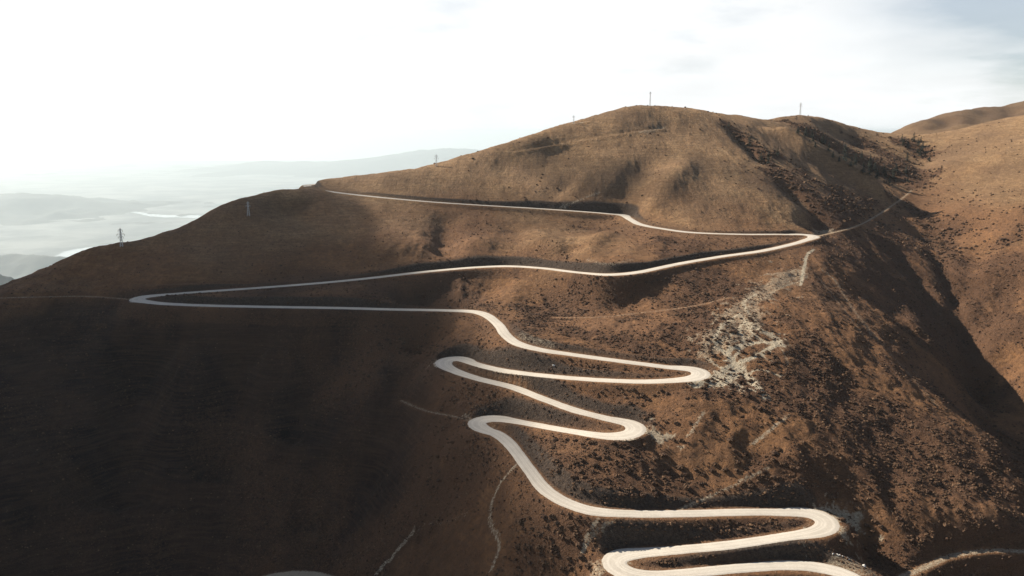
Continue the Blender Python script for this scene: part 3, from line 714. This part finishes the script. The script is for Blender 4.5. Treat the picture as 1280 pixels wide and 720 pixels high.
for pts, lab, grp, s in TR:
    for i_, (u, v) in enumerate(pts): conifer(u+rz_.uniform(-4, 4), v+rz_.uniform(-1, 3), rz_.randrange(4), lab, grp, s*rz_.uniform(.6, 1.35))
conifer(1142, 177, 3, 'tallest conifer poking above the skyline at the saddle', None, 1.1)
conifer(911, 159, 1, 'lone dark conifer at the top end of the narrow scrub gully', None, .75)

# ------------------------------------------------------------------ pylons on the ridges
def bars(name, segs, th, mat, parent):
    V = []; F = []; n0 = 0
    for a, b in segs:
        a = np.array(a, float); b = np.array(b, float); d = b-a; d /= np.linalg.norm(d)
        s = np.cross(d, [0, 0, 1.] if abs(d[2]) < .9 else [1., 0, 0]); s /= np.linalg.norm(s); t = np.cross(d, s)
        for e_ in (a, b):
            for p, q in ((-1, -1), (1, -1), (1, 1), (-1, 1)): V.append(e_+(s*p+t*q)*th/2)
        for k_ in range(4): F.append((n0+k_, n0+(k_+1) % 4, n0+4+(k_+1) % 4, n0+4+k_))
        F += [(n0+3, n0+2, n0+1, n0), (n0+4, n0+5, n0+6, n0+7)]; n0 += 8
    return link(name, mesh_np(name, V, F, False), mat, parent)
def pylon(u, v, d, H, base, arms, th, lab, rot=0.):
    rx, rz = ray(u, v); x_, y_ = rx*d, d
    z_ = float(surf([x_], [y_])[0])
    o = bpy.data.objects.new('power_pylon', None); C.objects.link(o); o.location = (x_, y_, z_+CAMZ-.3); o.rotation_euler = (0, 0, rot)
    o['label'] = lab; o['category'] = 'pylon'; o['group'] = 'power pylons along the ridge'
    def wdt(z): return base*(1-z/H)**1.1+.45
    cor = [(-1, -1), (1, -1), (1, 1), (-1, 1)]; nb = 7
    for sx, sy in cor:
        bars('leg', [((sx*wdt(i*H/nb)/2, sy*wdt(i*H/nb)/2, i*H/nb), (sx*wdt((i+1)*H/nb)/2, sy*wdt((i+1)*H/nb)/2, (i+1)*H/nb)) for i in range(nb)], th, M_steel, o)
    br = []
    for i in range(nb):
        z0, z1 = i*H/nb, (i+1)*H/nb; a, b = wdt(z0)/2, wdt(z1)/2
        for k_ in range(4):
            c0, c1 = cor[k_], cor[(k_+1) % 4]
            br += [((c0[0]*a, c0[1]*a, z0), (c1[0]*b, c1[1]*b, z1)), ((c1[0]*a, c1[1]*a, z0), (c0[0]*b, c0[1]*b, z1))]
    bars('bracing', br, th*.55, M_steel, o)
    for az, al in arms:
        ar = bars('cross_arm', [((-al, 0, az), (al, 0, az)), ((-al, 0, az), (0, 0, az+.9)), ((al, 0, az), (0, 0, az+.9))], th*.7, M_steel, o)
        for sx in (-1, 1): bars('insulator', [((sx*al*.95, 0, az-.1), (sx*al*.95, 0, az-1.2))], .22, M_insul, ar)
pylon(152, 307, 566, 13.2, 1.3, [(11.8, 1.5), (9.0, 2.6), (7.0, 1.8)], .26, 'dark steel power pylon silhouetted on the lower left ridge above the valley', .3)
pylon(310, 258, 612, 11.0, 1.5, [(9.8, 1.3), (7.6, 1.9)], .24, 'pale steel power pylon standing just below the ridge line left of the upper bend', .2)
pylon(545.5, 207, 779, 11.5, 1.2, [(10.3, 1.3), (8.2, 1.9)], .14, 'faint thin power pylon on the ridge between the upper bend and the main hill', .2)
pylon(717, 153, 850, 8.5, 1.1, [(7.6, 1.2)], .1, 'faint small power pylon beside the track on the left shoulder of the main hill', .2)
pylon(812.5, 131, 914, 15.5, 1.0, [(14.3, 1.0)], .11, 'tall faint mast on the summit of the main hill', .2)
pylon(1000, 145, 1083, 16.5, 1.4, [(14.5, 1.7), (12, 2.3)], .13, 'thin steel pylon on the top of the second smaller summit', .2)

# ------------------------------------------------------------------ pale rocks
def rock_mesh(seed):
    r = np.random.default_rng(seed); v_, f_ = ico(2); v_ = v_*(1+.16*r.normal(size=(len(v_), 1)))
    for q in range(5):
        n_ = r.normal(size=3); n_ /= np.linalg.norm(n_); dd = v_@n_; v_ = v_-np.maximum(dd-.6, 0)[:, None]*n_
    m_ = mesh_np('rock', v_*[1, .85, .7], f_, False); m_.materials.append(M_rock); return m_
RK = [rock_mesh(s) for s in (1, 2, 3)]
def rock(u, v, s, lab, grp=None):
    h_ = hit(u, v, surf)
    o = link('rock', RK[rz_.randrange(3)], None, label=lab, category='rock')
    if grp: o['group'] = grp
    o.location = (h_[0], h_[1], h_[2]+CAMZ+.15*s); o.scale = (s,)*3; o.rotation_euler = (rz_.uniform(-.3, .3), 0, rz_.uniform(0, 6))
for i_, (u, v) in enumerate([(1041,692.5),(1044,692.8),(1047,693.5),(1049.5,694),(1053,695.5),(1056,696.5),(1058.5,697.5),(1061,699.5)]):
    rock(u, v, (.5, .4, .55, .45)[i_ % 4], 'small whitish rock in the curved row on the dark bank above the lowest road', 'white rocks in a row on the bank')
rock(1080, 708, .9, 'large pale pointed boulder at the right end of the lowest road')
rock(692, 457, .8, 'single pale boulder on the bank between the second and third road levels')

# ------------------------------------------------------------------ the air
def haze_box():
    x0, x1, y0, y1 = float(gxs[0])-500, float(gxs[-1])+500, float(gys[0])-500, float(gys[-1])+500
    zb = CAMZ+float(Z.min())-1; zt = max(CAMZ+60, CAMZ+float(Z.max())+30)
    V = [(x, y, z) for z in (zb, zt) for x, y in ((x0, y0), (x1, y0), (x1, y1), (x0, y1))]
    F = [(3, 2, 1, 0), (4, 5, 6, 7), (0, 1, 5, 4), (1, 2, 6, 5), (2, 3, 7, 6), (3, 0, 4, 7)]
    m = bpy.data.materials.new('pale_haze'); m.use_nodes = True; t = m.node_tree; t.nodes.clear()
    o_ = t.nodes.new('ShaderNodeOutputMaterial'); pv = t.nodes.new('ShaderNodeVolumePrincipled')
    pv.inputs['Color'].default_value = (.80, .93, 1, 1); pv.inputs['Density'].default_value = HAZE; pv.inputs['Anisotropy'].default_value = .3
    t.links.new(pv.outputs[0], o_.inputs['Volume'])
    return link('haze', mesh_np('haze', V, F, False), m, kind='stuff')
HAZE = 2.4e-5
HAZE_TOP = max(CAMZ+60, CAMZ+float(Z.max())+30)
print('top', HAZE_TOP-CAMZ)
haze_box()

# a thin broken cloud drifting off to the left, outside the haze, whose soft shade lies over the left of the hill
def cloud(cx, cy, h, a, b, c, dens, seed):
    iv, jf = ico(5)
    n_ = 1+.16*fbm(iv[:, 0]*1.6+5, iv[:, 1]*1.6+iv[:, 2], seed, 3)
    v_ = iv*n_[:, None]*[a, b, c]
    m = bpy.data.materials.new('cloud_vapour'); m.use_nodes = True; t = m.node_tree; t.nodes.clear()
    o_ = t.nodes.new('ShaderNodeOutputMaterial'); pv = t.nodes.new('ShaderNodeVolumePrincipled')
    pv.inputs['Color'].default_value = (.97, .98, 1, 1); pv.inputs['Density'].default_value = dens; pv.inputs['Anisotropy'].default_value = .5
    t.links.new(pv.outputs[0], o_.inputs['Volume'])
    o = link('cloud', mesh_np('cloud', v_, jf), m, kind='stuff')
    o.location = (cx, cy, CAMZ+h); return o
CL_H = HAZE_TOP-CAMZ+180
def cloud_over(x, y, z, a, b, c, dens, seed, rot=0):
    t = (CL_H-z)/math.tan(SUN_EL)
    o = cloud(x+math.sin(SUN_AZ)*t, y+math.cos(SUN_AZ)*t, CL_H, a, b, c, dens, seed); o.rotation_euler = (0, 0, rot)
cloud_over(-275, 450, -130, 290, 345, 48, .026, 700)
cloud_over(85, 745, -40, 75, 42, 16, .014, 720, -.4)
cloud_over(-60, 690, -60, 130, 60, 22, .007, 740, -.2)
cloud_over(190, 760, -20, 60, 34, 13, .008, 760, -.5)


# ------------------------------------------------------------------ light, sky, camera
CL_BASE, CL_GLOW = 10.9, 1.0
sd = (math.sin(SUN_AZ)*math.cos(SUN_EL), math.cos(SUN_AZ)*math.cos(SUN_EL), math.sin(SUN_EL))
from mathutils import Vector
sl_ = bpy.data.lights.new('sun', 'SUN'); sl_.energy = 5.0; sl_.angle = math.radians(.55); sl_.color = (1, .90, .75)
so = bpy.data.objects.new('sun', sl_); C.objects.link(so)
so.rotation_euler = Vector(sd).to_track_quat('Z', 'Y').to_euler(); so.location = (0, 0, CAMZ+400)

w = bpy.data.worlds.new('World'); bpy.context.scene.world = w; w.use_nodes = True
nt = w.node_tree; nt.nodes.clear()
out = N(nt, 'ShaderNodeOutputWorld'); bg = N(nt, 'ShaderNodeBackground')
sky = N(nt, 'ShaderNodeTexSky'); sky.sky_type = 'NISHITA'; sky.sun_disc = False
sky.sun_elevation = SUN_EL; sky.sun_rotation = SUN_AZ; sky.altitude = 1500; sky.dust_density = 1.2; sky.air_density = 1.0
tc = N(nt, 'ShaderNodeTexCoord'); gv = tc.outputs['Generated']
sx = N(nt, 'ShaderNodeSeparateXYZ'); lk(nt, gv, sx.inputs[0])
def mr(v_, a, b, c=0., d=1.):
    r = N(nt, 'ShaderNodeMapRange', interpolation_type='SMOOTHSTEP'); lk(nt, v_, r.inputs[0])
    for i_, q in enumerate((a, b, c, d)): r.inputs[i_+1].default_value = q
    return r.outputs[0]
# thin high cloud: a layer seen in perspective, thick low down and towards the sun, breaking up overhead and behind
zc = math_(nt, 'MAXIMUM', sx.outputs['Z'], .02)
zc = math_(nt, 'ADD', zc, .16)
cx_ = math_(nt, 'DIVIDE', sx.outputs['X'], zc); cy_ = math_(nt, 'DIVIDE', sx.outputs['Y'], zc)
cb = N(nt, 'ShaderNodeCombineXYZ'); lk(nt, cx_, cb.inputs[0]); lk(nt, cy_, cb.inputs[1])
cn = noise(nt, cb.outputs[0], .9, 7, .58, .30, .70)
dp = N(nt, 'ShaderNodeVectorMath', operation='DOT_PRODUCT'); lk(nt, gv, dp.inputs[0]); dp.inputs[1].default_value = sd
sunw = mr(dp.outputs['Value'], -.25, 1.0)
fwd = mr(dp.outputs['Value'], -.62, .25)
low_ = mr(sx.outputs['Z'], .30, .02)
high_ = mr(sx.outputs['Z'], .17, .38)
cov = math_(nt, 'ADD', math_(nt, 'MULTIPLY', fwd, 1.05), math_(nt, 'SUBTRACT', math_(nt, 'MULTIPLY', cn, .9), .62))
cov = math_(nt, 'ADD', cov, math_(nt, 'MULTIPLY', low_, .30), clamp=True)
cov = math_(nt, 'MULTIPLY', cov, math_(nt, 'SUBTRACT', 1.0, math_(nt, 'MULTIPLY', high_, .88)), clamp=True)
gap = math_(nt, 'MULTIPLY', mr(sx.outputs['X'], .30, .55), mr(sx.outputs['Z'], .03, .14))
cov = math_(nt, 'SUBTRACT', cov, math_(nt, 'MULTIPLY', math_(nt, 'MULTIPLY', gap, math_(nt, 'SUBTRACT', 1.45, cn)), 1.1), clamp=True)
cov = math_(nt, 'MAXIMUM', cov, math_(nt, 'MULTIPLY', mr(sx.outputs['Z'], .30, .18), .36))
br = math_(nt, 'ADD', math_(nt, 'MULTIPLY', math_(nt, 'POWER', sunw, 1.5), CL_GLOW), CL_BASE)
tex = noise(nt, cb.outputs[0], 1.6, 6, .55, .3, .7, .92, 1.04)
br = math_(nt, 'MULTIPLY', br, tex)
ccol = N(nt, 'ShaderNodeCombineXYZ')
for i_, q in enumerate((.985, 1.0, 1.005)): lk(nt, math_(nt, 'MULTIPLY', br, q), ccol.inputs[i_])
bg.inputs[1].default_value = .05
sc2 = mixc(nt, cov, sky.outputs[0], ccol.outputs[0]); lk(nt, sc2, bg.inputs[0])
lk(nt, bg.outputs[0], out.inputs[0])

cd = bpy.data.cameras.new('camera'); cam = bpy.data.objects.new('camera', cd); C.objects.link(cam)
cd.sensor_width = 36; cd.lens = 36*FOC/1280; cd.clip_start = .5; cd.clip_end = 200000
cam.location = (0, 0, CAMZ); cam.rotation_euler = (math.pi/2-PIT, 0, 0)
sc = bpy.context.scene; sc.camera = cam
vs = sc.view_settings; vs.view_transform = 'Standard'; vs.look = 'None'; vs.gamma = 1; vs.exposure = .93; vs.use_curve_mapping = False
